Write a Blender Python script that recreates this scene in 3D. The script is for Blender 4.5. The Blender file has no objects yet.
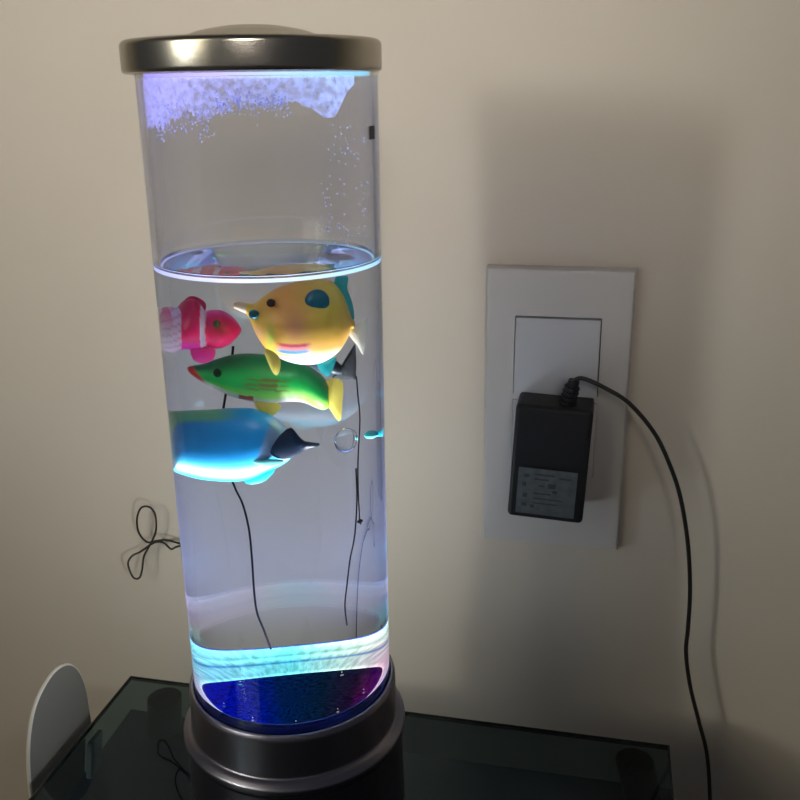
import bpy, bmesh, math, random
from mathutils import Vector, Matrix
random.seed(7)
S = bpy.context.scene
COL = S.collection
R = math.radians
PI = math.pi

# ------------------------------------------------------------------ scene settings
S.view_settings.view_transform = 'Standard'
S.view_settings.look = 'None'
S.view_settings.exposure = 0.0
S.view_settings.gamma = 1.0
S.view_settings.use_curve_mapping = False
cy = S.cycles
cy.max_bounces = 20
cy.transmission_bounces = 20
cy.transparent_max_bounces = 24
cy.diffuse_bounces = 4
cy.glossy_bounces = 6
cy.caustics_reflective = True
cy.caustics_refractive = True
cy.blur_glossy = 0.4
cy.sample_clamp_indirect = 3.0
cy.use_denoising = True

# ------------------------------------------------------------------ camera
H = 0.34
F = 928.0
yaw, pitch, roll = R(12.7), R(18.5), R(-0.8)
fw = Vector((-math.sin(yaw) * math.cos(pitch), math.cos(yaw) * math.cos(pitch), -math.sin(pitch)))
r0 = Vector((math.cos(yaw), math.sin(yaw), 0))
u0 = r0.cross(fw)
cr = (r0 * math.cos(roll) + u0 * math.sin(roll)).normalized()
cu = cr.cross(fw).normalized()
CAM = Vector((0, 0, H))
cd = bpy.data.cameras.new('camera')
cam = bpy.data.objects.new('camera', cd)
COL.objects.link(cam)
cd.sensor_fit = 'HORIZONTAL'
cd.sensor_width = 36
cd.lens = F / 800 * 36
cd.clip_start = 0.01
cam.matrix_world = Matrix(((cr.x, cu.x, -fw.x, CAM.x), (cr.y, cu.y, -fw.y, CAM.y), (cr.z, cu.z, -fw.z, CAM.z), (0, 0, 0, 1)))
S.camera = cam


def ray(x, y):
    return (fw * F + cr * (x - 400) - cu * (y - 400)).normalized()


WALL_Y = 0.49


def on_wall(x, y, gap=0.0):
    d = ray(x, y)
    return CAM + d * ((WALL_Y - gap) / d.y)


# lamp frame (e_l to the camera's right, e_v away from the camera)
AZ = math.atan2(0.3525, 0.9358)
DL = 0.36
e_v = Vector((-math.sin(AZ), math.cos(AZ), 0))
e_l = Vector((e_v.y, -e_v.x, 0))
AX = e_v * DL
LAMP_ROT = math.atan2(e_l.y, e_l.x)
RO, RI = 0.0434, 0.0410
ZB, ZW, ZT = 0.094, 0.2790, 0.3462      # bottom of water, waterline, top of tube


def in_water(x, y, s):
    """where the line of sight, bent by the water, meets the upright plane s behind the lamp's axis"""
    d = ray(x, y)
    o = CAM - AX
    a = d.x ** 2 + d.y ** 2
    b = o.x * d.x + o.y * d.y
    c = o.x ** 2 + o.y ** 2 - RO ** 2
    q = b * b - a * c
    if q < 0:
        q = 0
    t = (-b - math.sqrt(q)) / a
    p = o + d * t
    n = Vector((p.x, p.y, 0)).normalized()
    ci = max(0.0, -d.dot(n))
    eta = 1 / 1.33
    d2 = d * eta + n * (eta * ci - math.sqrt(1 - eta * eta * (1 - ci * ci)))
    k = (s - p.dot(e_v)) / d2.dot(e_v)
    return AX + p + d2 * k


# ------------------------------------------------------------------ materials
def mat(name, color=(.5, .5, .5), rough=.5, metal=0, spec=.5, **kw):
    m = bpy.data.materials.new(name)
    m.use_nodes = True
    nt = m.node_tree
    b = nt.nodes['Principled BSDF']
    b.inputs['Base Color'].default_value = (*color, 1)
    b.inputs['Roughness'].default_value = rough
    b.inputs['Metallic'].default_value = metal
    b.inputs['Specular IOR Level'].default_value = spec
    for k, v in kw.items():
        b.inputs[k.replace('_', ' ')].default_value = v
    return m


def noise_bump(m, scale=200, strength=.1, dist=.001, color=None, detail=4, cscale=None):
    nt = m.node_tree
    b = nt.nodes['Principled BSDF']
    tc = nt.nodes.new('ShaderNodeTexCoord')
    n = nt.nodes.new('ShaderNodeTexNoise')
    n.inputs['Scale'].default_value = scale
    n.inputs['Detail'].default_value = detail
    nt.links.new(tc.outputs['Object'], n.inputs['Vector'])
    bp = nt.nodes.new('ShaderNodeBump')
    bp.inputs['Strength'].default_value = strength
    bp.inputs['Distance'].default_value = dist
    nt.links.new(n.outputs['Fac'], bp.inputs['Height'])
    nt.links.new(bp.outputs['Normal'], b.inputs['Normal'])
    if color:
        n2 = nt.nodes.new('ShaderNodeTexNoise')
        n2.inputs['Scale'].default_value = cscale or scale
        n2.inputs['Detail'].default_value = 5
        nt.links.new(tc.outputs['Object'], n2.inputs['Vector'])
        rp = nt.nodes.new('ShaderNodeValToRGB')
        rp.color_ramp.elements[0].position = .3
        rp.color_ramp.elements[1].position = .7
        rp.color_ramp.elements[0].color = (*color[0], 1)
        rp.color_ramp.elements[1].color = (*color[1], 1)
        nt.links.new(n2.outputs['Fac'], rp.inputs['Fac'])
        nt.links.new(rp.outputs['Color'], b.inputs['Base Color'])
    return m


def glass(name, color, ior, rough=0.0):
    m = bpy.data.materials.new(name)
    m.use_nodes = True
    nt = m.node_tree
    nt.nodes.clear()
    o = nt.nodes.new('ShaderNodeOutputMaterial')
    g = nt.nodes.new('ShaderNodeBsdfGlass')
    g.inputs['Color'].default_value = (*color, 1)
    g.inputs['IOR'].default_value = ior
    g.inputs['Roughness'].default_value = rough
    nt.links.new(g.outputs[0], o.inputs['Surface'])
    return m


def emit(name, color, strength):
    m = bpy.data.materials.new(name)
    m.use_nodes = True
    nt = m.node_tree
    nt.nodes.clear()
    o = nt.nodes.new('ShaderNodeOutputMaterial')
    e = nt.nodes.new('ShaderNodeEmission')
    e.inputs['Color'].default_value = (*color, 1)
    e.inputs['Strength'].default_value = strength
    nt.links.new(e.outputs[0], o.inputs['Surface'])
    return m


M = {}
M['wall'] = noise_bump(mat('wall_paint', (.60, .535, .455), .85, spec=.2), 90, .12, .0012,
                       ((.585, .52, .44), (.615, .55, .47)), cscale=9)
M['floor'] = noise_bump(mat('floor_tile', (.25, .2, .16), .5), 20, .05, .001, ((.2, .16, .13), (.3, .24, .19)))
M['lid'] = noise_bump(mat('brushed_metal', (.50, .46, .40), .24, 1), 300, .03, .0003)
M['base'] = noise_bump(mat('satin_metal', (.30, .29, .36), .33, 1), 300, .03, .0003)
M['tube'] = glass('clear_acrylic', (1, 1, 1), 1.49)
M['water'] = glass('water', (.89, .925, 1.0), 1.33)
M['plate'] = noise_bump(mat('white_plastic', (.56, .53, .51), .38), 60, .02, .0005)
M['rocker'] = noise_bump(mat('white_plastic_rocker', (.54, .54, .56), .32), 60, .02, .0005)
M['recess'] = mat('dark_gap', (.10, .09, .085), .8)
M['black'] = noise_bump(mat('black_plastic', (.010, .011, .013), .5, spec=.3), 400, .15, .0003)
M['cable'] = mat('black_cable', (.013, .012, .012), .42)
M['wire'] = mat('black_wire', (.02, .018, .017), .5)
M['thread'] = mat('black_thread', (.003, .003, .005), .9, spec=0)
M['tglass'] = glass('smoked_glass', (.45, .54, .57), 1.5)
M['shelf'] = mat('dark_shelf_glass', (.014, .022, .048), .12)
M['edge'] = mat('dark_glass_rim', (.01, .016, .016), .2)
M['post'] = mat('dark_metal_post', (.006, .010, .024), .4, .0)
M['postgrey'] = mat('grey_metal_post', (.40, .42, .45), .5, .1)
M['panel'] = noise_bump(mat('grey_metal_panel', (.20, .19, .175), .5, .1), 40, .04, .0005)
M['rim'] = mat('bright_metal_rim', (.85, .80, .72), .45, .4)
M['dark'] = mat('well_plastic', (.004, .012, .10), .25)
M['frost'] = None

# ------------------------------------------------------------------ mesh helpers


def link(name, bm, m, parent=None, smooth=True, loc=None):
    me = bpy.data.meshes.new(name)
    bmesh.ops.recalc_face_normals(bm, faces=bm.faces)
    bm.to_mesh(me)
    bm.free()
    if smooth:
        for p in me.polygons:
            p.use_smooth = True
    o = bpy.data.objects.new(name, me)
    COL.objects.link(o)
    if m:
        me.materials.append(m)
    if parent:
        o.parent = parent
    if loc:
        o.location = loc
    if smooth:
        try:
            me.set_sharp_from_angle(angle=R(35))
        except Exception:
            pass
    return o


def empty(name, loc, rz=0, label=None, cat=None, group=None):
    o = bpy.data.objects.new(name, None)
    o.empty_display_size = .02
    COL.objects.link(o)
    o.location = loc
    o.rotation_euler = (0, 0, rz)
    tag(o, label, cat, group)
    return o


def tag(o, label=None, cat=None, group=None, kind=None):
    if label:
        o['label'] = label
    if cat:
        o['category'] = cat
    if group:
        o['group'] = group
    if kind:
        o['kind'] = kind
    return o


def lathe(prof, n=96, closed=False, bm=None):
    """prof: list of (r, z)"""
    bm = bm or bmesh.new()
    rings = []
    for r, z in prof:
        if r < 1e-6:
            rings.append([bm.verts.new((0, 0, z))])
        else:
            rings.append([bm.verts.new((r * math.cos(2 * PI * i / n), r * math.sin(2 * PI * i / n), z)) for i in range(n)])
    seq = list(zip(rings, rings[1:])) + ([(rings[-1], rings[0])] if closed else [])
    for a, b in seq:
        for i in range(n):
            j = (i + 1) % n
            if len(a) == 1 and len(b) == 1:
                continue
            if len(a) == 1:
                bm.faces.new((a[0], b[i], b[j]))
            elif len(b) == 1:
                bm.faces.new((a[i], a[j], b[0]))
            else:
                bm.faces.new((a[i], a[j], b[j], b[i]))
    return bm


def fillet(pts, rad, seg=5):
    """round the corners of an open profile"""
    out = [pts[0]]
    for i in range(1, len(pts) - 1):
        p, a, b = Vector(pts[i]), Vector(pts[i - 1]), Vector(pts[i + 1])
        r = min(rad, (a - p).length * .45, (b - p).length * .45)
        s, e = p + (a - p).normalized() * r, p + (b - p).normalized() * r
        for k in range(seg + 1):
            t = k / seg
            q = s * (1 - t) ** 2 + p * 2 * t * (1 - t) + e * t * t
            out.append((q.x, q.y))
    out.append(pts[-1])
    return out


def box(x0, x1, y0, y1, z0, z1, bev=0, seg=3, bm=None):
    b = bmesh.new()
    bmesh.ops.create_cube(b, size=1)
    for v in b.verts:
        v.co = Vector((x0 + (v.co.x + .5) * (x1 - x0), y0 + (v.co.y + .5) * (y1 - y0), z0 + (v.co.z + .5) * (z1 - z0)))
    if bev:
        bmesh.ops.bevel(b, geom=list(b.edges), offset=bev, segments=seg, profile=.6, affect='EDGES')
    if bm is None:
        return b
    me = bpy.data.meshes.new('t')
    b.to_mesh(me)
    b.free()
    bm.from_mesh(me)
    bpy.data.meshes.remove(me)
    return bm


def crom(pts, n=10, closed=False):
    P = [Vector(p) for p in pts]
    out = []
    m = len(P)
    for i in range(m if closed else m - 1):
        if closed:
            a, b, c, d = P[(i - 1) % m], P[i], P[(i + 1) % m], P[(i + 2) % m]
        else:
            a, b, c, d = P[max(i - 1, 0)], P[i], P[i + 1], P[min(i + 2, m - 1)]
        for k in range(n):
            t = k / n
            out.append(.5 * ((2 * b) + (c - a) * t + (2 * a - 5 * b + 4 * c - d) * t * t + (3 * b - a - 3 * c + d) * t ** 3))
    if not closed:
        out.append(P[-1])
    return out


def tube(pts, r, sides=10, n=12, bm=None, smooth=True):
    bm = bm or bmesh.new()
    P = crom(pts, n) if smooth else [Vector(p) for p in pts]
    up = None
    rings = []
    for i, p in enumerate(P):
        t = (P[min(i + 1, len(P) - 1)] - P[max(i - 1, 0)]).normalized()
        if up is None:
            up = t.orthogonal().normalized()
        up = (up - t * up.dot(t)).normalized()
        bi = t.cross(up)
        rr = r(i / (len(P) - 1)) if callable(r) else r
        rings.append([bm.verts.new(p + (up * math.cos(2 * PI * k / sides) + bi * math.sin(2 * PI * k / sides)) * rr) for k in range(sides)])
    for a, b in zip(rings, rings[1:]):
        for k in range(sides):
            bm.faces.new((a[k], a[(k + 1) % sides], b[(k + 1) % sides], b[k]))
    bm.faces.new(rings[0])
    bm.faces.new(rings[-1])
    return bm


# ------------------------------------------------------------------ room
FLOOR = -0.46
tag(link('wall_back', box(-1.9, 1.5, WALL_Y, WALL_Y + .1, FLOOR, 2.1), M['wall'], smooth=False), kind='structure')
tag(link('floor', box(-1.9, 1.5, -2.4, WALL_Y, FLOOR - .05, FLOOR), M['floor'], smooth=False), kind='structure')
# ------------------------------------------------------------------ glass side table
TX0, TX1, TY0, TY1 = -.2705, .0475, .115, .4385
TT = .006
table = empty('side_table', ((TX0 + TX1) / 2, (TY0 + TY1) / 2, FLOOR), 0,
              'low dark smoked glass side table with a lower shelf, standing against the wall', 'table')


def tpart(name, bm, m, parent=table):
    bmesh.ops.translate(bm, verts=bm.verts, vec=-Vector(table.location))
    return link(name, bm, m, parent)


top = tpart('tabletop', box(TX0, TX1, TY0, TY1, -TT, 0, .0006, 2), M['tglass'])
bm = bmesh.new()
for a in ((TX0 - .0009, TX0, TY0 - .0009, TY1 + .0009), (TX1, TX1 + .0009, TY0 - .0009, TY1 + .0009),
          (TX0, TX1, TY0 - .0009, TY0), (TX0, TX1, TY1, TY1 + .0009)):
    box(a[0], a[1], a[2], a[3], -TT, 0.0002, bm=bm)
rim = link('edge_band', bm, M['edge'], top, smooth=False)
bmesh_off = -Vector(table.location)
for v in rim.data.vertices:
    v.co += bmesh_off
SZ = -.041
tpart('shelf', box(TX0 + .001, TX1 - .001, TY0, TY1 - .001, SZ - .006, SZ, .0006, 2), M['shelf'])


def leg(x, y, r):
    b = bmesh.new()
    bmesh.ops.create_cone(b, cap_ends=True, segments=32, radius1=r, radius2=r, depth=SZ - .006 - FLOOR)
    bmesh.ops.translate(b, verts=b.verts, vec=(x, y, (SZ - .006 + FLOOR) / 2))
    return b


for x, y in ((TX0 + .028, TY1 - .012), (TX1 - .018, TY1 - .012), (TX0 + .028, TY0 + .03), (TX1 - .018, TY0 + .03)):
    tpart('leg', leg(x, y, .010), M['post'])
    c = bmesh.new()
    bmesh.ops.create_cone(c, cap_ends=True, segments=32, radius1=.010, radius2=.010, depth=-SZ - TT)
    bmesh.ops.translate(c, verts=c.verts, vec=(x, y, (SZ - TT) / 2))
    tpart('spacer', c, M['post'])
# flat grey bracket between top and shelf at the left edge
_d = ray(100, 768)
_p = CAM + _d * ((H + .024) / -_d.z)
tpart('bracket', box(_p.x - .0015, _p.x + .0015, _p.y - .006, _p.y + .006, SZ, -TT, .0005), M['postgrey'])

# ------------------------------------------------------------------ rounded grey panel left of the table
PX = -.289
arch = [(.356, -.030), (.3575, -.008), (.3625, .012), (.371, .0255), (.383, .0320), (.3945, .0330), (.405, .0285), (.4125, .0185), (.4165, .004), (.417, -.014), (.4175, -.036)]
arc = crom([Vector((0, a, b)) for a, b in arch], 6)
pan = empty('metal_panel', (PX, .388, FLOOR), 0, 'upright grey metal panel with a rounded top and bright rim, left of the glass table', 'panel')
prof = [(p.y, p.z) for p in arc]
prof = [(.356, FLOOR)] + prof + [(.4175, FLOOR)]
bm = bmesh.new()
fr = [bm.verts.new((.0012, y - .388, z - FLOOR)) for y, z in prof]
bk = [bm.verts.new((-.0012, y - .388, z - FLOOR)) for y, z in prof]
bm.faces.new(fr)
bm.faces.new(bk[::-1])
for i in range(len(fr)):
    j = (i + 1) % len(fr)
    bm.faces.new((fr[i], bk[i], bk[j], fr[j]))
link('face', bm, M['panel'], pan)
o = link('rim', tube([(0, y - .388, z - FLOOR) for y, z in prof], .00110, 8, smooth=False), M['rim'], pan)
o['label'] = 'bright polished metal rim'

# ------------------------------------------------------------------ fish lamp
lamp = empty('aquarium_lamp', (AX.x, AX.y, 0), LAMP_ROT,
             'tall clear bubble-tube lamp half full of water with a silver lid, on the glass table', 'lamp')
base_prof = fillet([(0, 0), (.052, 0), (.052, .004), (.0495, .006), (.0485, .066), (.0500, .0675), (.0500, .0705), (.0480, .0725), (.0462, .0735),
                    (.0458, .0915), (.0450, .0935), (.0437, .0935), (.0437, .0800), (0, .0800)], .0009)
link('base', lathe(base_prof, 128), M['base'], lamp)
# bright narrow beads on the base
link('tube_wall', lathe([(RI, .0845), (RO, .0845), (RO, ZT), (RI, ZT)], 160, closed=True), M['tube'], lamp)
lid_prof = fillet([(0, .3462), (.0463, .3462), (.0463, .3560), (.0450, .3573), (.0265, .3580), (.0190, .3606), (.010, .3622), (0, .3626)], .0018)
link('lid', lathe(lid_prof, 128), M['lid'], lamp, loc=(-.0014, 0, 0))
# water: a closed body that runs a little into the wall of the tube, with a meniscus
wp = [(0, ZB - .0075), (RI + .0003, ZB - .0075), (RI + .0003, ZW + .0014), (RI - .0005, ZW + .0006), (RI - .0018, ZW + .00012), (RI - .004, ZW), (0, ZW)]
bm = lathe(wp, 160)
link('water', bm, M['water'], lamp)


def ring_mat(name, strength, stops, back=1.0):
    """self-glowing ring: colour runs across the ring from left to right"""
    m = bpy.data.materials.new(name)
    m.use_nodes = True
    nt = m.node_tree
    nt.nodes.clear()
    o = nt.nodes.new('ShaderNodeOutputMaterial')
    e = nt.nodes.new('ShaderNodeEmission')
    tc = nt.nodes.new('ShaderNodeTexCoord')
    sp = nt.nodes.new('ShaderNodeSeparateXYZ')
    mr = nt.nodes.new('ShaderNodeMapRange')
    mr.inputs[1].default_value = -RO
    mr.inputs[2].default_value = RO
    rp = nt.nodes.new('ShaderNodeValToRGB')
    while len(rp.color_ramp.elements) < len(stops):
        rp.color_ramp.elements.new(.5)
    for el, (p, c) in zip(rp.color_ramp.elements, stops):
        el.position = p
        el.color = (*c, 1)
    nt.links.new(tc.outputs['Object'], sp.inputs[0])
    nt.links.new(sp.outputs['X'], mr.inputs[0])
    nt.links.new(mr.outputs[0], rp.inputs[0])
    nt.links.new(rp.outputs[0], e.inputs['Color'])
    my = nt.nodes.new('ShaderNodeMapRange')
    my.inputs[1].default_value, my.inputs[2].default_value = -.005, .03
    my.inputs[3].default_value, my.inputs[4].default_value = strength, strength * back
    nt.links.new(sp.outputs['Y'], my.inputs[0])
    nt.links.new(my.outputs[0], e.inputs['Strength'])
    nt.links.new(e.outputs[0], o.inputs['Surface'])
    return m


M['wline'] = ring_mat('painted_water_edge_glow', 1.5, [(0, (.45, .5, 1)), (.35, (.85, .8, 1)), (.6, (.7, .85, 1)), (1, (.35, .75, 1))], .25)  # LED light caught in the meniscus, painted as emission, weaker at the back


def glow_mat(name, xs, rs, strength, streak, r_in, r_out):
    """lit diffuser lens: colour across the lamp (xs), moulded rings by radius (rs), fine radial ribs (streak)"""
    m = bpy.data.materials.new(name)
    m.use_nodes = True
    nt = m.node_tree
    nt.nodes.clear()
    N_, L = nt.nodes.new, nt.links.new
    o, e, tc, sp = N_('ShaderNodeOutputMaterial'), N_('ShaderNodeEmission'), N_('ShaderNodeTexCoord'), N_('ShaderNodeSeparateXYZ')
    L(tc.outputs['Object'], sp.inputs[0])

    def ramp(src, lo, hi, stops):
        mr, rp = N_('ShaderNodeMapRange'), N_('ShaderNodeValToRGB')
        mr.inputs[1].default_value, mr.inputs[2].default_value = lo, hi
        while len(rp.color_ramp.elements) < len(stops):
            rp.color_ramp.elements.new(.5)
        for el, (p, c) in zip(rp.color_ramp.elements, stops):
            el.position = p
            el.color = (*c, 1)
        L(src, mr.inputs[0])
        L(mr.outputs[0], rp.inputs[0])
        return rp.outputs[0]
    cx = ramp(sp.outputs['X'], -RI, RI, xs)
    fl = N_('ShaderNodeCombineXYZ')
    L(sp.outputs['X'], fl.inputs[0])
    L(sp.outputs['Y'], fl.inputs[1])
    ln = N_('ShaderNodeVectorMath')
    ln.operation = 'LENGTH'
    L(fl.outputs[0], ln.inputs[0])
    crr = ramp(ln.outputs['Value'], r_in, r_out, rs)
    mx = N_('ShaderNodeMix')
    mx.data_type = 'RGBA'
    mx.blend_type = 'MULTIPLY'
    mx.inputs[0].default_value = 1
    L(cx, mx.inputs[6])
    L(crr, mx.inputs[7])
    no = N_('ShaderNodeTexNoise')
    no.inputs['Scale'].default_value = streak[0]
    no.inputs['Detail'].default_value = 4
    at = N_('ShaderNodeMath')
    at.operation = 'ARCTAN2'
    L(sp.outputs['Y'], at.inputs[0])
    L(sp.outputs['X'], at.inputs[1])
    cb = N_('ShaderNodeCombineXYZ')
    L(at.outputs[0], cb.inputs[0])
    r2 = N_('ShaderNodeMath')
    r2.operation = 'MULTIPLY'
    r2.inputs[1].default_value = streak[1]
    L(ln.outputs['Value'], r2.inputs[0])
    L(r2.outputs[0], cb.inputs[1])
    L(cb.outputs[0], no.inputs['Vector'])
    ms = N_('ShaderNodeMapRange')
    ms.inputs[1].default_value, ms.inputs[2].default_value = .35, .68
    ms.inputs[3].default_value, ms.inputs[4].default_value = strength * streak[2], strength
    L(no.outputs['Fac'], ms.inputs[0])
    L(ms.outputs[0], e.inputs['Strength'])
    L(mx.outputs[2], e.inputs['Color'])
    L(e.outputs[0], o.inputs['Surface'])
    return m


W1 = (1, 1, 1)
M['ledring'] = glow_mat('led_diffuser', [(0, (.35, .7, 1)), (.12, (.9, .75, .95)), (.25, (.3, .85, 1)), (.5, (.20, 1, .95)), (.66, (.7, 1, .8)), (.80, (1, .62, .70)), (.92, (1, .8, 1)), (1, (.8, .85, 1))],
                        [(0, (1, 1, 1)), (.08, (.55, .55, .6)), (.38, (.6, .6, .65)), (.44, (.12, .2, .5)), (.50, (.55, .6, .6)), (.60, W1), (.70, (.5, .55, .55)), (.82, (.95, 1, 1)), (1, (1.4, 1.4, 1.4))], 2.1, (26, 12, .55), .0275, .0402)
M['welllens'] = glow_mat('well_lens', [(0, (0, .01, .9)), (.32, (0, .01, .75)), (.45, (0, .03, .18)), (.6, (.005, .03, .08)), (.72, (.03, .01, .06)), (.82, (.30, .01, .25)), (1, (.6, .05, .4))],
                         [(0, (.8, .8, .8)), (.8, (.8, .8, .8)), (.95, (.5, 1, 1)), (1, (.5, 1, 1))], .8, (14, 30, .25), 0, .0275)
# sloping LED diffuser at the bottom of the water, inside a dark cup
RT, RB_ = .0402, .0275
ZD = ZB - .0060
ring_top = ZB + .0026
rg = link('light_ring', lathe([(RB_, ZD + .0004), (RT, ring_top), (RT, ring_top - .0004), (RB_, ZD)], 128, closed=True), M['ledring'], lamp)
rg['label'] = 'glowing cyan and white light ring'
link('light_cup', lathe([(RB_ - .001, ZD - .0005), (RT + .0004, ring_top - .0012), (RT + .0001, ring_top + .0003), (RT + .0006, ring_top + .0003), (RT + .0006, ZD - .001), (RB_ - .001, ZD - .001)], 128, closed=True), M['dark'], lamp)
link('light_well', lathe([(0, ZD + .0002), (RB_ - .0002, ZD + .0002), (RB_ - .0002, ZD - .0004), (0, ZD - .0004)], 96), M['welllens'], lamp)
wl = link('waterline_glow_ring', lathe([(RI - .0007, ZW - .0013), (RI - .0001, ZW - .0013), (RI - .0001, ZW + .0000), (RI - .0007, ZW + .0000)], 128, closed=True), M['wline'], lamp)  # no lamp here: the bright water edge is made to glow
# LEDs
LED = [(-.023, -.006, (.15, .35, 1), 1.0), (-.014, .018, (.1, .9, 1), .8), (.000, -.025, (.7, 1, .9), 1.9), (.013, .018, (1, 1, 1), .8), (.023, -.006, (1, .45, .75), 1.0), (-.015, -.019, (.8, .8, 1), 1.7), (.015, -.019, (1, .9, .85), 1.7)]
for x, y, c, k in LED:
    b = bmesh.new()
    bmesh.ops.create_uvsphere(b, u_segments=16, v_segments=8, radius=.0005)
    for v in b.verts:
        v.co.z = v.co.z * .6
    bmesh.ops.translate(b, verts=b.verts, vec=(x, y, ZD + .0006))
    link('led', b, emit('led_light', c, .35), lamp)


def point(name, loc, color, power, rad=.004):
    l = bpy.data.lights.new(name, 'POINT')
    l.color = color
    l.energy = power
    l.shadow_soft_size = rad
    o = bpy.data.objects.new(name, l)
    COL.objects.link(o)
    o.parent = lamp
    o.location = loc
    return o


for x, y, c, k in LED:
    c2 = tuple(.62 + .38 * q for q in c)
    point('led_glow', (x, y, ZD + .0022), c2, .40 * k, .0001)
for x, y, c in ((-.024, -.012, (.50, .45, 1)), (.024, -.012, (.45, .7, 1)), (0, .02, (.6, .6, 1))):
    point('added_lid_glow', (x, y, ZT - .002), c, .028, .0002)  # added lights under the lid to brighten the condensation
# added glowing strip under the lid; the lamp's LEDs sit in its base
M['lidadded'] = ring_mat('added_lid_light', 1.3, [(0, (.35, .3, 1)), (.35, (.6, .55, 1)), (.6, (.5, .75, 1)), (1, (.2, .6, .9))])
link('added_lid_light', lathe([(RI - .003, ZT - .0012), (RI - .0006, ZT - .0012), (RI - .0006, ZT - .0002), (RI - .003, ZT - .0002)], 96, closed=True), M['lidadded'], lamp)

# condensation on the inside of the tube: a thin film with a broken lower edge + droplets


def film_mat():
    m = bpy.data.materials.new('condensation')
    m.use_nodes = True
    nt = m.node_tree
    nt.nodes.clear()
    o = nt.nodes.new('ShaderNodeOutputMaterial')
    mx = nt.nodes.new('ShaderNodeMixShader')
    tr = nt.nodes.new('ShaderNodeBsdfTransparent')
    tl = nt.nodes.new('ShaderNodeBsdfTranslucent')
    tl.inputs['Color'].default_value = (.66, .68, 1, 1)
    tc = nt.nodes.new('ShaderNodeTexCoord')
    n = nt.nodes.new('ShaderNodeTexNoise')
    n.inputs['Scale'].default_value = 420
    n.inputs['Detail'].default_value = 3
    rp = nt.nodes.new('ShaderNodeMapRange')
    rp.inputs[1].default_value = .35
    rp.inputs[2].default_value = .65
    rp.inputs[3].default_value = .25
    rp.inputs[4].default_value = .75
    nt.links.new(tc.outputs['Object'], n.inputs['Vector'])
    nt.links.new(n.outputs['Fac'], rp.inputs[0])
    nt.links.new(rp.outputs[0], mx.inputs[0])
    nt.links.new(tr.outputs[0], mx.inputs[1])
    nt.links.new(tl.outputs[0], mx.inputs[2])
    nt.links.new(mx.outputs[0], o.inputs['Surface'])
    return m


M['film'] = film_mat()


def tube_front(x, y, rad):
    """lamp-local angle and height where the sight line meets the front of the tube"""
    d = ray(x, y)
    o = CAM - AX
    a = d.x ** 2 + d.y ** 2
    b = o.x * d.x + o.y * d.y
    c = o.x ** 2 + o.y ** 2 - rad ** 2
    t = (-b - math.sqrt(max(0, b * b - a * c))) / a
    p = o + d * t
    return math.atan2(p.dot(e_v), p.dot(e_l)), p.z + 0


low = [(146, 128), (160, 130), (175, 122), (190, 112), (205, 118), (218, 112), (235, 106), (255, 104), (275, 104), (295, 104), (310, 108), (324, 118), (334, 117), (345, 92), (352, 84)]
bm = bmesh.new()
prev = None
N = 180
for i in range(N + 1):
    x = 146 + (352 - 146) * i / N
    k = max(j for j in range(len(low)) if low[j][0] <= x + 1e-6)
    if k == len(low) - 1:
        yb = low[-1][1]
    else:
        t = (x - low[k][0]) / (low[k + 1][0] - low[k][0])
        yb = low[k][1] * (1 - t) + low[k + 1][1] * t
    if x < 300:
        yb += random.uniform(-6, 6) * (1 if x < 250 else .5)
    a, z = tube_front(x, yb, RI)
    rr = RI - .00025
    col = [bm.verts.new((rr * math.cos(a), rr * math.sin(a), ZT - .0015 + (z - ZT + .0015) * q / 6)) for q in range(7)]
    if prev:
        for q in range(6):
            bm.faces.new((prev[q], col[q], col[q + 1], prev[q + 1]))
    prev = col
film = link('condensation_film', bm, M['film'], lamp)
film['label'] = 'hazy band of condensation under the lid'
hz = bpy.data.materials.new('wall_glow_film')  # film colour imitates LED glow along the tube's edges
hz.use_nodes = True
_t = hz.node_tree
_t.nodes.clear()
_N = lambda q: _t.nodes.new('ShaderNode' + q)
_o, _m, _a, _d, _c, _b = _N('OutputMaterial'), _N('MixShader'), _N('BsdfTranslucent'), _N('BsdfDiffuse'), _N('AddShader'), _N('BsdfTransparent')
_a.inputs['Color'].default_value = (.40, .42, .60, 1)
_d.inputs['Color'].default_value = (.40, .42, .60, 1)
_lw = _N('LayerWeight')
_lw.inputs['Blend'].default_value = .25
_mr = _N('MapRange')
_mr.inputs[3].default_value, _mr.inputs[4].default_value = .05, .65
_t.links.new(_lw.outputs['Facing'], _mr.inputs[0])
_t.links.new(_mr.outputs[0], _m.inputs[0])
_t.links.new(_a.outputs[0], _c.inputs[0])
_t.links.new(_d.outputs[0], _c.inputs[1])
_t.links.new(_b.outputs[0], _m.inputs[1])
_t.links.new(_c.outputs[0], _m.inputs[2])
_t.links.new(_m.outputs[0], _o.inputs['Surface'])
_rm = RI + .0005
tube_glow = link('wall_glow_film', lathe([(_rm, ZW + .003), (_rm, ZT - .0014)], 128), hz, lamp)
tube_glow['label'] = 'thin bluish film imitating the glow of the tube wall above the water'
h2 = hz.copy()  # bluish film painted in for LED light scattered in the water
h2.name = 'water_glow_film'
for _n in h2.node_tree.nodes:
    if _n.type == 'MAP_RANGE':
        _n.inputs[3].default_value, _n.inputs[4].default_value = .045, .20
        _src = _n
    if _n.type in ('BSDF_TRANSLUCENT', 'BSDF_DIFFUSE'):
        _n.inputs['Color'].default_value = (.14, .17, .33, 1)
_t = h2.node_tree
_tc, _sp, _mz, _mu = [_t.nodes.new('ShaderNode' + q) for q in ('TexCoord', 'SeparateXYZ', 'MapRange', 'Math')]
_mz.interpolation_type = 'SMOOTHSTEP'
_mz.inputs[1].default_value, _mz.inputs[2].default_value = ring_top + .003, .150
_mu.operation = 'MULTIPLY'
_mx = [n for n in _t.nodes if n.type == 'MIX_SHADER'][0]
_t.links.new(_tc.outputs['Object'], _sp.inputs[0])
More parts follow.
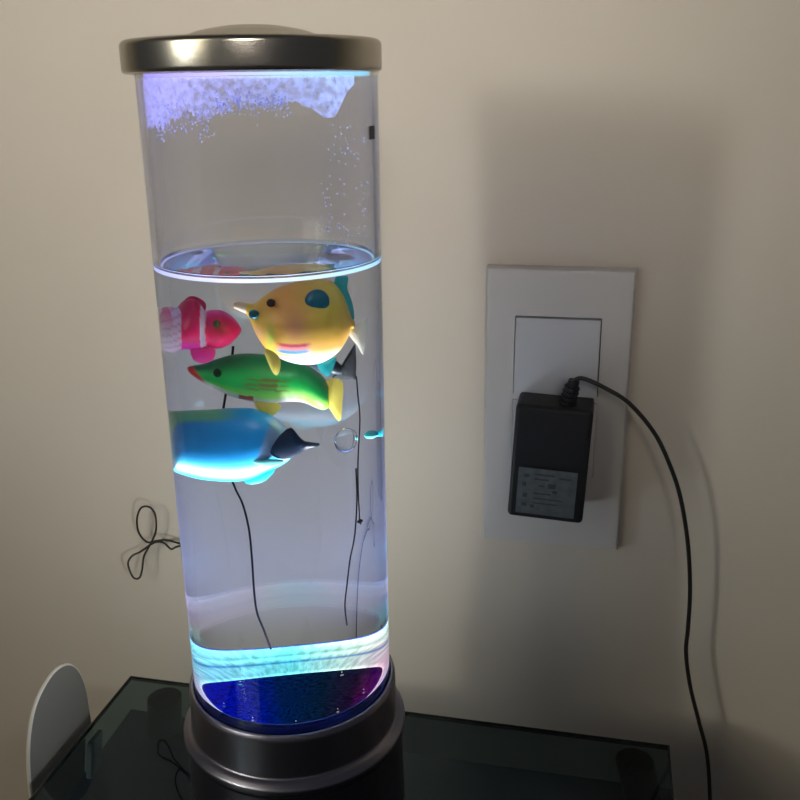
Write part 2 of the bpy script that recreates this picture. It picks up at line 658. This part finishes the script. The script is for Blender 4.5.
_t.links.new(_sp.outputs['Z'], _mz.inputs[0])
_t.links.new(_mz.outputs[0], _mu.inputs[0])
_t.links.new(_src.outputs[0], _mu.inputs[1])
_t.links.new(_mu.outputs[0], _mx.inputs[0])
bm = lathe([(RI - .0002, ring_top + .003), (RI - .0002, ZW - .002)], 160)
bmesh.ops.delete(bm, geom=[v for v in bm.verts if v.co.y < -.012], context='VERTS')   # front cut away so the painted glow stays behind the fish
hw = link('painted_water_glow', bm, h2, lamp)
hw['label'] = 'faint bluish film imitating LED glow in the water below the waterline'
bm = bmesh.new()
M['drop'] = bpy.data.materials.new('water_droplets')
M['drop'].use_nodes = True
_t = M['drop'].node_tree
_t.nodes.clear()
_o, _m, _a, _b = [_t.nodes.new('ShaderNode' + q) for q in ('OutputMaterial', 'MixShader', 'BsdfTranslucent', 'BsdfTransparent')]
_a.inputs['Color'].default_value = (.8, .82, 1, 1)
_m.inputs[0].default_value = .35
_t.links.new(_a.outputs[0], _m.inputs[1])
_t.links.new(_b.outputs[0], _m.inputs[2])
_t.links.new(_m.outputs[0], _o.inputs['Surface'])
for i in range(420):
    if random.random() < .78:
        x = random.uniform(150, 290)
        y = random.gauss(118, 12) if x < 215 else random.gauss(104, 7)
    else:
        x = random.uniform(320, 372)
        y = random.uniform(120, 250)
    if y < 76 or y > 262:
        continue
    a, z = tube_front(x, y, RI)
    rr = random.uniform(.00022, .00052)
    b = bmesh.ops.create_icosphere(bm, subdivisions=1, radius=rr)
    bmesh.ops.translate(bm, verts=b['verts'], vec=((RI - .0003) * math.cos(a), (RI - .0003) * math.sin(a), z))
dr = link('droplets', bm, M['drop'], lamp)
dr['kind'] = 'stuff'
# small black mark on the right of the tube
a0, z0 = tube_front(369.5, 126, RO)
a1, z1 = tube_front(373, 139, RO)
bm = bmesh.new()
vs = []
for rr in (RO + .00005, RO + .0004):
    for a, z in ((a0 - .02, z0), (a1 + .02, z0), (a1 + .02, z1), (a0 - .02, z1)):
        vs.append(bm.verts.new((rr * math.cos(a), rr * math.sin(a), z)))
for f in ((0, 1, 2, 3), (7, 6, 5, 4), (0, 4, 5, 1), (1, 5, 6, 2), (2, 6, 7, 3), (3, 7, 4, 0)):
    bm.faces.new([vs[i] for i in f])
link('sticker', bm, mat('grey_mark', (.05, .05, .06), .6), lamp, smooth=False)['label'] = 'tiny black mark on the tube'

# ------------------------------------------------------------------ fish


def attr_mat(name, rough=.35):
    m = mat(name, (1, 1, 1), rough)
    nt = m.node_tree
    a = nt.nodes.new('ShaderNodeAttribute')
    a.attribute_name = 'paint'
    nt.links.new(a.outputs['Color'], nt.nodes['Principled BSDF'].inputs['Base Color'])
    return m


def lerp_tab(tab, x):
    if x <= tab[0][0]:
        return tab[0][1:]
    for a, b in zip(tab, tab[1:]):
        if x <= b[0]:
            t = (x - a[0]) / (b[0] - a[0])
            return tuple(p * (1 - t) + q * t for p, q in zip(a[1:], b[1:]))
    return tab[-1][1:]


def smooth_tab(tab, n=8):
    pts = crom([Vector((a[0], a[1], a[2])) for a in tab], n)
    return [(p.x, p.y, p.z) for p in pts]


def inside(p):
    """keep a point inside the tube"""
    q = p - AX
    r = math.hypot(q.x, q.y)
    lim = RI - .0012
    if r > lim:
        p = Vector((AX.x + q.x * lim / r, AX.y + q.y * lim / r, p.z))
    return p


def body(name, tab, s, depth, paint, parent, m, org, nu=64, nv=40, ex=1.0):
    """fish body from stations (x, top, bottom): real cross-sections of 'depth' half-thickness"""
    st = smooth_tab(tab)
    x0, x1 = st[0][0], st[-1][0]
    hmax = max(b - t for _, t, b in st)
    bm = bmesh.new()
    rings, cols = [], []
    for i in range(nu + 1):
        f = i / nu
        f = .5 - .5 * math.cos(PI * f)
        x = x0 + (x1 - x0) * f
        t, b = lerp_tab(st, x)
        if b < t + .3:
            m_ = (t + b) / 2
            t, b = m_ - .15, m_ + .15
        pt, pb = in_water(x, t, s), in_water(x, b, s)
        c = (pt + pb) / 2
        hv = (pt - pb) / 2
        dd = depth * ((b - t) / hmax) ** .8
        ring = []
        cc = []
        for k in range(nv):
            a = 2 * PI * k / nv
            ca, sa = math.cos(a), math.sin(a)
            sa2 = math.copysign(abs(sa) ** ex, sa)
            ring.append(bm.verts.new(inside(c + hv * ca - e_v * dd * sa2) - org))
            cc.append(paint(x, (t + b) / 2 - ca * (b - t) / 2, -ca))
        rings.append(ring)
        cols.append(cc)
    for a, b in zip(rings, rings[1:]):
        for k in range(nv):
            bm.faces.new((a[k], a[(k + 1) % nv], b[(k + 1) % nv], b[k]))
    bm.faces.new(rings[0])
    bm.faces.new(rings[-1])
    flat = [c for cc in cols for c in cc]
    o = link(name, bm, m, parent)
    at = o.data.color_attributes.new('paint', 'FLOAT_COLOR', 'POINT')
    for i, c in enumerate(flat):
        at.data[i].color = (*c, 1)
    return o


def fin(name, pts, s, m, parent, org, th=.0011, tip=.0003, smooth=3):
    """thin fin cut to an outline, thick in the middle and thin at the margin"""
    P = [inside(in_water(p.x, p.y, s)) - org for p in (crom([Vector((x, y, 0)) for x, y in pts], smooth, True) if smooth else [Vector((x, y, 0)) for x, y in pts])]
    c = sum(P, Vector()) / len(P)
    bm = bmesh.new()
    outs = []
    for sgn in (-1, 1):
        rim = [bm.verts.new(p + e_v * tip * sgn) for p in P]
        mid = [bm.verts.new(c + (p - c) * .6 + e_v * th * sgn) for p in P]
        ce = bm.verts.new(c + e_v * th * 1.1 * sgn)
        n = len(P)
        for i in range(n):
            j = (i + 1) % n
            bm.faces.new((rim[i], rim[j], mid[j], mid[i]))
            bm.faces.new((mid[i], mid[j], ce))
        outs.append(rim)
    for i in range(len(P)):
        j = (i + 1) % len(P)
        bm.faces.new((outs[0][i], outs[0][j], outs[1][j], outs[1][i]))
    return link(name, bm, m, parent)


def spot(name, x, y, rx, ry, s_front, m, parent, org, th=.0006):
    """shallow round button (eye or spot) seated on the skin"""
    c = in_water(x, y, s_front)
    ax = in_water(x + rx, y, s_front) - c
    ay = in_water(x, y + ry, s_front) - c
    bm = bmesh.new()
    n = 24
    prev = None
    for q, h in ((1, -1), (1, 0), (.85, .6), (.5, .95)):
        ring = [bm.verts.new(c + (ax * math.cos(2 * PI * k / n) + ay * math.sin(2 * PI * k / n)) * q - e_v * th * h - org) for k in range(n)]
        if prev:
            for k in range(n):
                bm.faces.new((prev[k], prev[(k + 1) % n], ring[(k + 1) % n], ring[k]))
        prev = ring
    bm.faces.new(prev)
    return link(name, bm, m, parent)


def mixc(a, b, t):
    t = max(0, min(1, t))
    return tuple(p * (1 - t) + q * t for p, q in zip(a, b))


def fish(name, x, y, s, label, cat='toy fish'):
    org = in_water(x, y, s)
    e = empty(name, org, 0, label, cat, None)
    return e, org


def cord(pts, s, parent, org, r=.0004, name='thread'):
    return link(name, tube([in_water(x, y, s) - org for x, y in pts], r, 6, 8), M['thread'], parent)


WHITE = (.85, .82, .88)
M['eye'] = mat('fish_eye', (.02, .015, .01), .15)

# pink clownfish, head to the right
s = .004
pf, org = fish('clownfish', 200, 328, s, 'pink and white banded clownfish just under the waterline, left in the tube')


def pink(x, y, v):
    red = mixc((.55, .005, .06), (1, .012, .15), (y - 300) / 40)
    mag = (.85, .02, .55)
    w = (.80, .62, .80)
    if x < 176 + 2.5 * abs(v):
        c = mixc((.95, .20, .38), (.95, .80, .92), (y - 312) / 16 if x < 168 else .9)
        if math.sin(y * .9 + x * .3) > .55:
            c = mixc(c, (.8, .1, .25), .5)
        return c
    dx = x - (201 + 4 * (1 - v * v) * -1 + 3)
    if abs(dx + 1) < 3.2:
        return w
    if x < 204:
        return mixc(red, mag, (y - 336) / 12)
    return mixc(mixc(red, (.35, .06, .03), .7 * math.exp(-((x - 218) ** 2 + (y - 325) ** 2) / 60)), (.9, .05, .3), (abs(v) - .7) / .3)


M['pinkfish'] = attr_mat('pink_fish_skin')
body('body', [(159, 314, 342), (165, 308, 350), (172, 307, 352), (178, 308, 350), (184, 301, 349), (192, 298, 350), (200, 303, 350), (205, 311, 347), (211, 310, 348), (220, 310, 348), (229, 314, 344), (236, 320, 338), (241, 327, 332)], s, .0085, pink, pf, M['pinkfish'], org, 110, 60)
M['pinkfin'] = mat('pink_fin', (.60, .012, .09), .35)
M['magfin'] = mat('magenta_fin', (.85, .03, .30), .35)
M['palefin'] = mat('pale_pink_fin', (.85, .55, .68), .4)
fin('dorsal_fin', [(181, 316), (184, 301), (191, 296), (199, 298), (206, 304), (203, 314), (192, 318)], s, M['pinkfin'], pf, org, .0016)
fin('pelvic_fin', [(191, 346), (203, 346), (215, 349), (213, 359), (203, 363), (193, 359)], s - .004, M['magfin'], pf, org, .0014)
fin('tail_fin', [(157, 307), (163, 310), (172, 318), (174, 336), (168, 350), (162, 350), (158, 338), (159, 320)], s, M['palefin'], pf, org, .0014)
spot('eye', 217, 324, 3.6, 3.6, s - .0073, mat('olive_eye', (.10, .10, .03), .2), pf, org)

# yellow fish, head to the left
s = -.012
yf, org = fish('yellow_fish', 300, 322, s, 'large round yellow and orange fish with a dark teal spot, under the waterline')


def yel(x, y, v):
    org_, yl, wh = (.98, .42, .07), (1, .68, .08), (.95, .90, .80)
    c = mixc(yl, org_, .5 + .5 * math.sin((x - 262) * .07) * math.cos((y - 300) * .05))
    c = mixc(c, (.82, .34, .18), .75 * math.exp(-((x - 296) ** 2 / 160 + (y - 322) ** 2 / 240)))
    c = mixc(c, (.55, .75, .12), .75 * math.exp(-((x - 270) ** 2 / 18 + (y - 333) ** 2 / 180)))
    c = mixc(c, (.85, .45, .25), .6 * math.exp(-((x - 257) ** 2 / 60 + (y - 330) ** 2 / 60)))
    c = mixc(c, wh, (y - 344) / 12 + (x - 320) / 110)  # white belly: partly its own colour, partly overexposure painted in
    # curved mouth-like stripes on the flank
    k = y + (x - 291) ** 2 * .006
    ends = max(0, min(1, (x - 274) / 8, (314 - x) / 8))
    for k0, wd, cl in ((340, 2.0, (.60, .05, .10)), (343.5, 1.6, (.80, .28, .28)), (347.2, 2.0, (.04, .28, .78))):
        c = mixc(c, cl, 1.1 * ends * math.exp(-((k - k0) / wd) ** 4))
    c = mixc(c, (.85, .25, .42), .8 * max(0, min(1, (x - 268) / 8, (312 - x) / 10)) * math.exp(-((k - 355.5) / 1.6) ** 4))
    if x < 246:
        c = mixc((.90, .62, .30), (.92, .80, .62), (y - 304) / 6)
    return c


M['yfish'] = attr_mat('yellow_fish_skin')
body('body', [(234, 303, 308), (240, 302, 311), (248, 303, 316), (255, 303, 332), (264, 296, 346), (275, 289, 355), (288, 284, 361), (303, 280, 364), (318, 278.5, 363), (330, 281, 358), (340, 289, 350), (347, 303, 339), (351, 316, 330), (354, 321, 328)],
     s, .0125, yel, yf, M['yfish'], org, 200, 200)
M['teal'] = mat('teal_spot', (.005, .13, .17), .3)
M['tealfin'] = mat('teal_fin', (.02, .42, .42), .35)
M['yfin'] = mat('yellow_fin', (1, .80, .14), .35)
M['pale'] = mat('pale_yellow_fin', (1, .98, .78), .35)
spot('eye', 271, 303, 4.6, 4.0, s - .0090, mat('brown_eye', (.05, .008, .004), .2), yf, org, .0012)
spot('flank_spot', 317, 302, 12.2, 12.4, s - .0098, M['teal'], yf, org, .0014)['label'] = 'large dark teal spot'
spot('cheek_spot', 254, 314.5, 5.2, 4.6, s - .0062, M['teal'], yf, org, .0012)
fin('pectoral_fin', [(264, 349), (274, 352), (280, 359), (280, 369), (276, 375), (270, 367)], s - .010, M['yfin'], yf, org, .0009)
fin('dorsal_fin', [(335, 290), (335, 278), (340, 276), (348, 277), (347, 288), (352, 303), (354, 318), (349, 322), (345, 304)], s, M['tealfin'], yf, org, .0008)
fin('anal_fin', [(316, 360), (326, 360), (336, 357), (333, 368), (329, 376), (321, 372)], s, M['tealfin'], yf, org, .0008)
fin('tail_fin', [(346, 324), (357, 326), (366, 317), (365, 338), (363, 355), (357, 345), (348, 334)], s, M['pale'], yf, org, .0009, smooth=2)
cord([(356, 468), (357, 496), (356, 521), (354, 540), (350, 560), (347, 585), (345, 605), (347, 625)], .008, yf, org, .00024)
cord([(356.5, 376), (358, 395), (360, 420), (358, 468), (359.5, 515), (361, 524)], .010, yf, org, .0002)
b = bmesh.new()
bmesh.ops.create_icosphere(b, subdivisions=2, radius=.0009)
bmesh.ops.translate(b, verts=b.verts, vec=in_water(360, 521, .008) - org)
link('knot', b, M['thread'], yf)

# dark triangular-finned fish behind the yellow one
s = .026
df, org = fish('dark_fish', 340, 366, s, 'small dark grey fish mostly hidden behind the yellow fish')
M['greyfin'] = mat('dark_grey_fin', (.014, .018, .024), .6)
fin('tail_fin', [(356, 343), (357, 362), (356.5, 379), (344, 379), (332, 378), (342, 365)], s, M['greyfin'], df, org, .0009, smooth=0)
body('body', [(296, 360, 363), (306, 354, 367), (320, 353, 371), (334, 359, 374), (343, 366, 374)], s, .004, lambda x, y, v: (.035, .045, .055), df, attr_mat('dark_fish_skin'), org, 24, 20)

# green fish, head to the left
s = .010
gf, org = fish('green_fish', 268, 380, s, 'slender green fish with red mouth and yellow tail, in the middle of the tube')


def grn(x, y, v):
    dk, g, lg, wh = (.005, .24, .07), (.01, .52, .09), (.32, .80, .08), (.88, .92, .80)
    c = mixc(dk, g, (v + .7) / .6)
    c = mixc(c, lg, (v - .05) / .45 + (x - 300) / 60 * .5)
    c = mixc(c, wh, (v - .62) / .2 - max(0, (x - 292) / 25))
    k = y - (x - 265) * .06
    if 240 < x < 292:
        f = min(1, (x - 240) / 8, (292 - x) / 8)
        for yy, w in ((375.5, 1.1), (380.5, 1.3), (385, .8)):
            if abs(k - yy) < w:
                c = mixc(c, (.30, .06, .03), .75 * f)
    c = mixc(c, (.62, .03, .02), (197 - x + (y - 370) * .8) / 4)
    if 238 < x < 253 and abs(y - 395 + (x - 245) * -.1) < 3:
        c = (.55, .08, .03)
    return c


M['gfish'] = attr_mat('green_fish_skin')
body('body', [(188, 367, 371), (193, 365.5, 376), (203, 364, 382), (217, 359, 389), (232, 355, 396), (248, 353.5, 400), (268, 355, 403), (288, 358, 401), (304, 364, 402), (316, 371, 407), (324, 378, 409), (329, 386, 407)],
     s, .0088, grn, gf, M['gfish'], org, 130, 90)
spot('eye', 217.5, 373, 4.0, 4.2, s - .0060, mat('green_eye', (.01, .06, .02), .15), gf, org, .0010)
fin('tail_fin', [(313, 377), (325, 381), (333, 378), (343, 382), (342.5, 402), (341, 419), (337, 419), (329, 407), (321, 398), (322, 388)], s, M['yfin'], gf, org, .0010, smooth=2)
fin('pelvic_fin', [(254, 399), (270, 402), (281, 405), (276, 413), (268, 416), (259, 411)], s - .004, M['yfin'], gf, org, .0009)

# big blue fish
s = .004
bf, org = fish('blue_fish', 225, 445, s, 'big blue fish with a dark navy tail, lowest of the fish in the tube')


def blu(x, y, v):
    dp, md, cy_, wh = (.006, .26, .62), (.008, .36, .85), (.03, .70, .92), (.85, .95, .98)
    c = mixc(dp, md, (x - 180) / 50)
    if v < -.78:
        c = mixc(c, (.12, .50, .28), min(1, (-.78 - v) / .12) * max(0, min(1, (240 - x) / 25)))
    c = mixc(c, cy_, (v - .12) / .35)
    c = mixc(c, wh, 1 - abs(v - .60) / .22 if v > .38 else 0)  # white highlight along the belly, painted into the skin
    # grey-lilac wedge before the tail
    w = (x - 262) - (v + 1) * -14
    c = mixc(c, (.22, .36, .58), (w - 8) / 5 if v < .25 else 0)
    return c


M['bfish'] = attr_mat('blue_fish_skin')
body('body', [(170, 424, 462), (172, 416, 466), (176, 412.5, 471), (195, 411, 477), (215, 410, 479.5), (235, 408.5, 480), (252, 409, 477), (268, 414, 470), (280, 421, 465), (288, 430, 460), (293, 438, 455)],
     s, .014, blu, bf, M['bfish'], org, 80, 56)
M['navy'] = mat('navy_fin', (.003, .018, .05), .35)
M['cyanfin'] = mat('cyan_fin', (.02, .65, .75), .35)
fin('tail_fin', [(270, 452), (276, 440), (282, 433), (291, 427), (298, 435), (305, 441), (319, 443), (318, 446), (308, 448), (300, 453), (290, 458), (278, 458)], s - .012, M['navy'], bf, org, .0012, smooth=2)
fin('side_fin', [(235, 453), (248, 456), (262, 460), (275, 459), (284, 461), (270, 466), (252, 463), (242, 460)], s - .012, mat('green_blue_fin', (.15, .55, .55), .35), bf, org, .0010)
fin('pelvic_fin', [(246, 474), (259, 472), (275, 468), (270, 476), (262, 482), (252, 484), (245, 482)], s - .003, M['cyanfin'], bf, org, .0010)
cord([(231, 478), (236, 490), (243, 505), (249, 530), (252, 560), (254, 590), (257, 612), (264, 630), (271, 649)], s, bf, org, .00036)
cord([(233, 346), (231, 365), (226, 392), (222, 415)], s + .008, bf, org, .0004)

# made-up cyan fish in place of the blue fish's reflection, right of the tube
s = .010
cf, org = fish('cyan_reflection', 377, 433, s, 'made-up tiny cyan fish imitating the blue fish reflected at the right edge of the tube', 'toy fish')
body('body', [(365, 433, 436), (368, 431, 438), (373, 430.5, 438), (377, 432, 436), (379, 433, 435)], s, .0022, lambda x, y, v: mixc((.01, .55, .60), (.3, .9, .85), (v + .2)), cf, attr_mat('cyan_reflection_skin'), org, 20, 16)
fin('tail_fin', [(377, 432), (383, 427), (384, 431), (383, 436), (378, 436)], s, M['cyanfin'], cf, org, .0006, smooth=1)

# clear bubble hanging low behind the green tail
c = in_water(346, 440, .004)
b = bmesh.new()
bmesh.ops.create_uvsphere(b, u_segments=32, v_segments=20, radius=.0042)
ab = link('air_bubble', b, glass('air_in_water', (1, 1, 1), 1 / 1.14), None, loc=c)
ab.scale = (.85, .85, 1.25)
tag(ab, 'clear round air bubble in the water below the green tail', 'bubble')

# ------------------------------------------------------------------ switch plate
PW, PH, PT = .0795, .1565, .0095
pc = on_wall(562, 400)
tl, tr_, bl = on_wall(488, 264), on_wall(637, 267), on_wall(483, 534)
pcx = (tl.x + tr_.x) / 2
pz1 = tl.z
pz0 = bl.z
sw = empty('switch_plate', (pcx, WALL_Y, (pz0 + pz1) / 2), 0, 'white wall plate with a rocker switch above a socket', 'light switch')
PW = tr_.x - tl.x
PH = pz1 - pz0
hx, hz = PW / 2, PH / 2
# frame: a bevelled plate with two module openings
bm = bmesh.new()
o2 = .0225


def loop(hx_, z0_, z1_, y):
    return [bm.verts.new((a, y, b)) for a, b in ((-hx_, z0_), (hx_, z0_), (hx_, z1_), (-hx_, z1_))]


outer = [loop(hx, -hz, hz, 0), loop(hx, -hz, hz, -.0050), loop(hx - .0012, -hz + .0012, hz - .0012, -.0072), loop(hx - .0030, -hz + .0030, hz - .0030, -.0080)]
for a, b in zip(outer, outer[1:]):
    for i in range(4):
        bm.faces.new((a[i], a[(i + 1) % 4], b[(i + 1) % 4], b[i]))
# openings
mu, ml = (.0075, .0535), (-.0535, -.0075)   # provisional local heights, set from the rocker's corners
rt = on_wall(515, 312)
rb = on_wall(513, 388)
cz = sw.location.z
rt2 = on_wall(603, 316)
RX0, RX1 = rt.x - pcx + .0008, rt2.x - pcx - .0003
RZ1, RZ0 = rt.z - cz, rb.z - cz
q = [(-hx + .003, -hz + .003), (hx - .003, -hz + .003), (hx - .003, hz - .003), (-hx + .003, hz - .003)]


def rect(x0, x1, z0, z1, y=-.0080):
    return [bm.verts.new(v) for v in ((x0, y, z0), (x1, y, z0), (x1, y, z1), (x0, y, z1))]


LZ1 = RZ0 - .0035
LZ0 = LZ1 - (RZ1 - RZ0)
A = outer[-1]
fx0, fx1 = RX0, RX1


def V(x, z):
    return bm.verts.new((x, -.0080, z))


rows = [-hz + .003, LZ0, LZ1, RZ0, RZ1, hz - .003]
cols_ = [-hx + .003, fx0, fx1, hx - .003]
grid = [[V(x, z) for x in cols_] for z in rows]
for i in range(5):
    for j in range(3):
        if j == 1 and i in (1, 3):
            continue
        bm.faces.new((grid[i][j], grid[i][j + 1], grid[i + 1][j + 1], grid[i + 1][j]))
for i in (1, 3):
    c4 = [grid[i][1], grid[i][2], grid[i + 1][2], grid[i + 1][1]]
    d4 = [bm.verts.new((v.co.x, -.002, v.co.z)) for v in c4]
    for k in range(4):
        bm.faces.new((c4[k], c4[(k + 1) % 4], d4[(k + 1) % 4], d4[k]))
    bm.faces.new(d4)
bmesh.ops.remove_doubles(bm, verts=bm.verts, dist=.00001)
fo = link('frame', bm, M['plate'], sw, smooth=True)
g = .0005
# rocker, slightly tilted
b = box(RX0 + g, RX1 - g, -.0095, -.0030, RZ0 + g * .6, RZ1 - g * 2.0, .0006)
for v in b.verts:
    if v.co.y < -.006:
        v.co.y += -.0012 + .0024 * (v.co.z - RZ0) / (RZ1 - RZ0)
link('rocker', b, M['rocker'], sw)
link('rocker_gap', box(RX0 + .0001, RX1 - .0001, -.0028, -.0022, RZ0 + .0001, RZ1 - .0001), M['recess'], sw, smooth=False)
# socket insert with round well
sx, sz = (RX0 + RX1) / 2, (LZ0 + LZ1) / 2
bm = box(RX0 + g * .5, RX1 - g * .5, -.0088, -.0030, LZ0 + g * .5, LZ1 - g * .5, .0005)
link('socket', bm, M['plate'], sw)

# ------------------------------------------------------------------ power adapter in the socket
def wallpt(x, y, gap):
    return on_wall(x, y, gap)


AY0, AY1 = WALL_Y - .0093, WALL_Y - .0365
fbl, fbr = wallpt(508, 517, .0365), wallpt(584, 524, .0365)
ftl, ftr = wallpt(514, 408, .0365), wallpt(592, 412, .0365)
ad = empty('power_adapter', ((fbl.x + fbr.x) / 2, AY0, (fbl.z + ftl.z) / 2), 0, 'black plug-in power adapter with a grey label, in the socket under the switch', 'power adapter')
ao = Vector(ad.location)
w0, w1 = (fbl.x + ftl.x) / 2 - ao.x, (fbr.x + ftr.x) / 2 - ao.x
h0, h1 = (fbl.z + fbr.z) / 2 - ao.z, (ftl.z + ftr.z) / 2 - ao.z
b = box(w0, w1, AY1 - ao.y, 0, h0, h1, .0030, 5)
# sloping upper front edge
for v in b.verts:
    if v.co.z > h1 - .004 and v.co.y < -.015:
        v.co.y += .0035
link('case', b, M['black'], ad)
# seam line and pins
link('back_shell', box(w0 + .0006, w1 - .0006, -.0025, .00045, h0 + .0006, h1 - .0006, .0004), M['black'], ad)
lab0, lab1 = wallpt(519, 468, .0367), wallpt(576, 518, .0367)
M['label'] = noise_bump(mat('grey_label', (.13, .15, .16), .45), 300, .0, .0001, ((.06, .072, .078), (.10, .115, .12)), cscale=260)
ad.rotation_euler = (0, R(2.6), 0)
lx0, lx1, lz1, lz0 = lab0.x - ao.x, lab1.x - ao.x, lab0.z - ao.z, lab1.z - ao.z
fy = AY1 - ao.y
lbl = link('rating_label', box(lx0, lx1, fy - .0002, fy + .0002, lz0, lz1), M['label'], ad, smooth=False)
lbl['label'] = 'grey printed rating label'
M['print'] = mat('label_print', (.03, .035, .04), .6)
bm = bmesh.new()
lw, lh = lx1 - lx0, lz1 - lz0
for (a, b_, w, h) in ((.10, .80, .09, .07), (.08, .60, .07, .09), (.10, .36, .08, .09), (.09, .16, .09, .08), (.24, .14, .07, .07), (.28, .86, .34, .035), (.28, .76, .24, .03),
                      (.28, .45, .3, .03), (.28, .34, .5, .025), (.28, .24, .42, .025), (.52, .60, .13, .10), (.60, .50, .08, .06), (.70, .82, .2, .03), (.36, .62, .1, .03)):
    box(lx0 + a * lw, lx0 + (a + w) * lw, fy - .0003, fy - .00021, lz0 + b_ * lh, lz0 + (b_ + h) * lh, bm=bm)
link('print_marks', bm, M['print'], lbl, smooth=False)
# cable with strain relief
ex0 = wallpt(566, 408, .026)
ex1 = wallpt(574, 381, .027)
cab = empty('power_cable', ex1, 0, 'thin black cable from the power adapter hanging down the wall', 'cable')
pts = [ex1 + (ex0 - ex1) * .2, ex1, wallpt(583, 378.5, .0268), wallpt(605, 388, .026), wallpt(630, 404, .025), wallpt(655, 434, .024), wallpt(671, 468, .023), wallpt(681, 500, .022),
       wallpt(688, 545, .021), wallpt(690, 590, .020), wallpt(688, 628, .020), wallpt(686, 652, .020), wallpt(690, 685, .020), wallpt(699, 722, .019), wallpt(707, 755, .018), wallpt(710, 800, .017), wallpt(711, 870, .015)]
last = pts[-1]
pts += [Vector((last.x + .004, last.y, last.z - .12)), Vector((last.x + .01, last.y - .004, last.z - .24)), Vector((last.x + .02, last.y - .02, FLOOR + .0022)), Vector((last.x + .05, last.y - .05, FLOOR + .0020)), Vector((last.x + .10, last.y - .05, FLOOR + .0020))]
wire = tube([p - Vector(ex1) for p in pts], .00115, 10, 10)
link('wire', wire, M['cable'], cab)
b = tube([ex0 + (ex0 - ex1) * .1 - ex1, (ex0 - ex1) * .5, (ex1 - ex0) * .03], lambda t: .0040 - .0012 * t, 14, 6)
sr = link('strain_relief', b, M['black'], cab)
bm = bmesh.new()
for k in range(4):
    c0 = (ex0 - ex1) * (.2 + .17 * k)
    tube([c0, c0 + (ex0 - ex1).normalized() * .0012], .0040 + .0002 * k, 14, bm=bm, smooth=False)
link('grip_ribs', bm, M['black'], sr)

# ------------------------------------------------------------------ looped wire behind the lamp
lw_pts = [(196, 552), (183, 546), (176, 547), (171, 549), (164, 543), (157, 542), (150, 545), (140, 552), (132, 556), (128, 564), (133, 577), (139, 578), (142, 570), (144, 556), (151, 543), (156, 530),
          (155, 514), (149, 507), (141, 508), (137, 519), (139, 533), (147, 542), (156, 541), (166, 540), (178, 543), (188, 547), (200, 556), (214, 585), (222, 640), (226, 720), (230, 790)]
dz = [.004, .008, .009, .009, .009, .008, .007, .006, .007, .009, .010, .0095, .008, .0065, .005, .005, .006, .007, .007, .0065, .0055, .0045, .006, .0065, .006, .005, .003, .002, .002, .002, .002]
P = [on_wall(x, y, .0015 + d) for (x, y), d in zip(lw_pts, dz)]
P.append(Vector((P[-1].x, P[-1].y, FLOOR + .01)))
P.append(Vector((P[-1].x + .02, P[-1].y - .02, FLOOR + .0008)))
org = P[-1].copy()
wl_ = link('looped_wire', tube([p - org for p in P], .00065, 8, 8), M['wire'], None, loc=org)
tag(wl_, 'thin black wire twisted into two loops against the wall, left of the lamp', 'wire')

# ------------------------------------------------------------------ light


def area(name, loc, target, size, power, color, spread=180, shape='SQUARE', sy=None):
    l = bpy.data.lights.new(name, 'AREA')
    l.shape = 'RECTANGLE' if sy else shape
    l.size = size
    if sy:
        l.size_y = sy
    l.energy = power
    l.color = color
    l.spread = R(spread)
    o = bpy.data.objects.new(name, l)
    COL.objects.link(o)
    o.location = loc
    d = Vector(target) - Vector(loc)
    o.rotation_euler = d.to_track_quat('-Z', 'Y').to_euler()
    return o


area('window_daylight', (-1.32, -1.18, .66), (-.14, .49, .42), .13, .36, (.96, 1, .94), 32, sy=.36)
area('window_glow', (-1.2, -1.2, .9), (-.2, .49, .3), 1.0, 3.7, (1, .93, .70), 120)
area('added_fill_spot', (.3, -1.4, 1.1), (-.18, .49, .49), .5, .38, (1, .93, .87), 15)  # added fill from the right with no known source, lifts the wall tones
point('added_back_glow', (-.034, .0410, .078), (.90, .98, 1), .21, .005)  # added light hidden behind the base so the wall nearby glows
w = bpy.data.worlds.new('world')
S.world = w
w.use_nodes = True
w.node_tree.nodes['Background'].inputs['Color'].default_value = (.85, .9, 1, 1)
w.node_tree.nodes['Background'].inputs['Strength'].default_value = .045
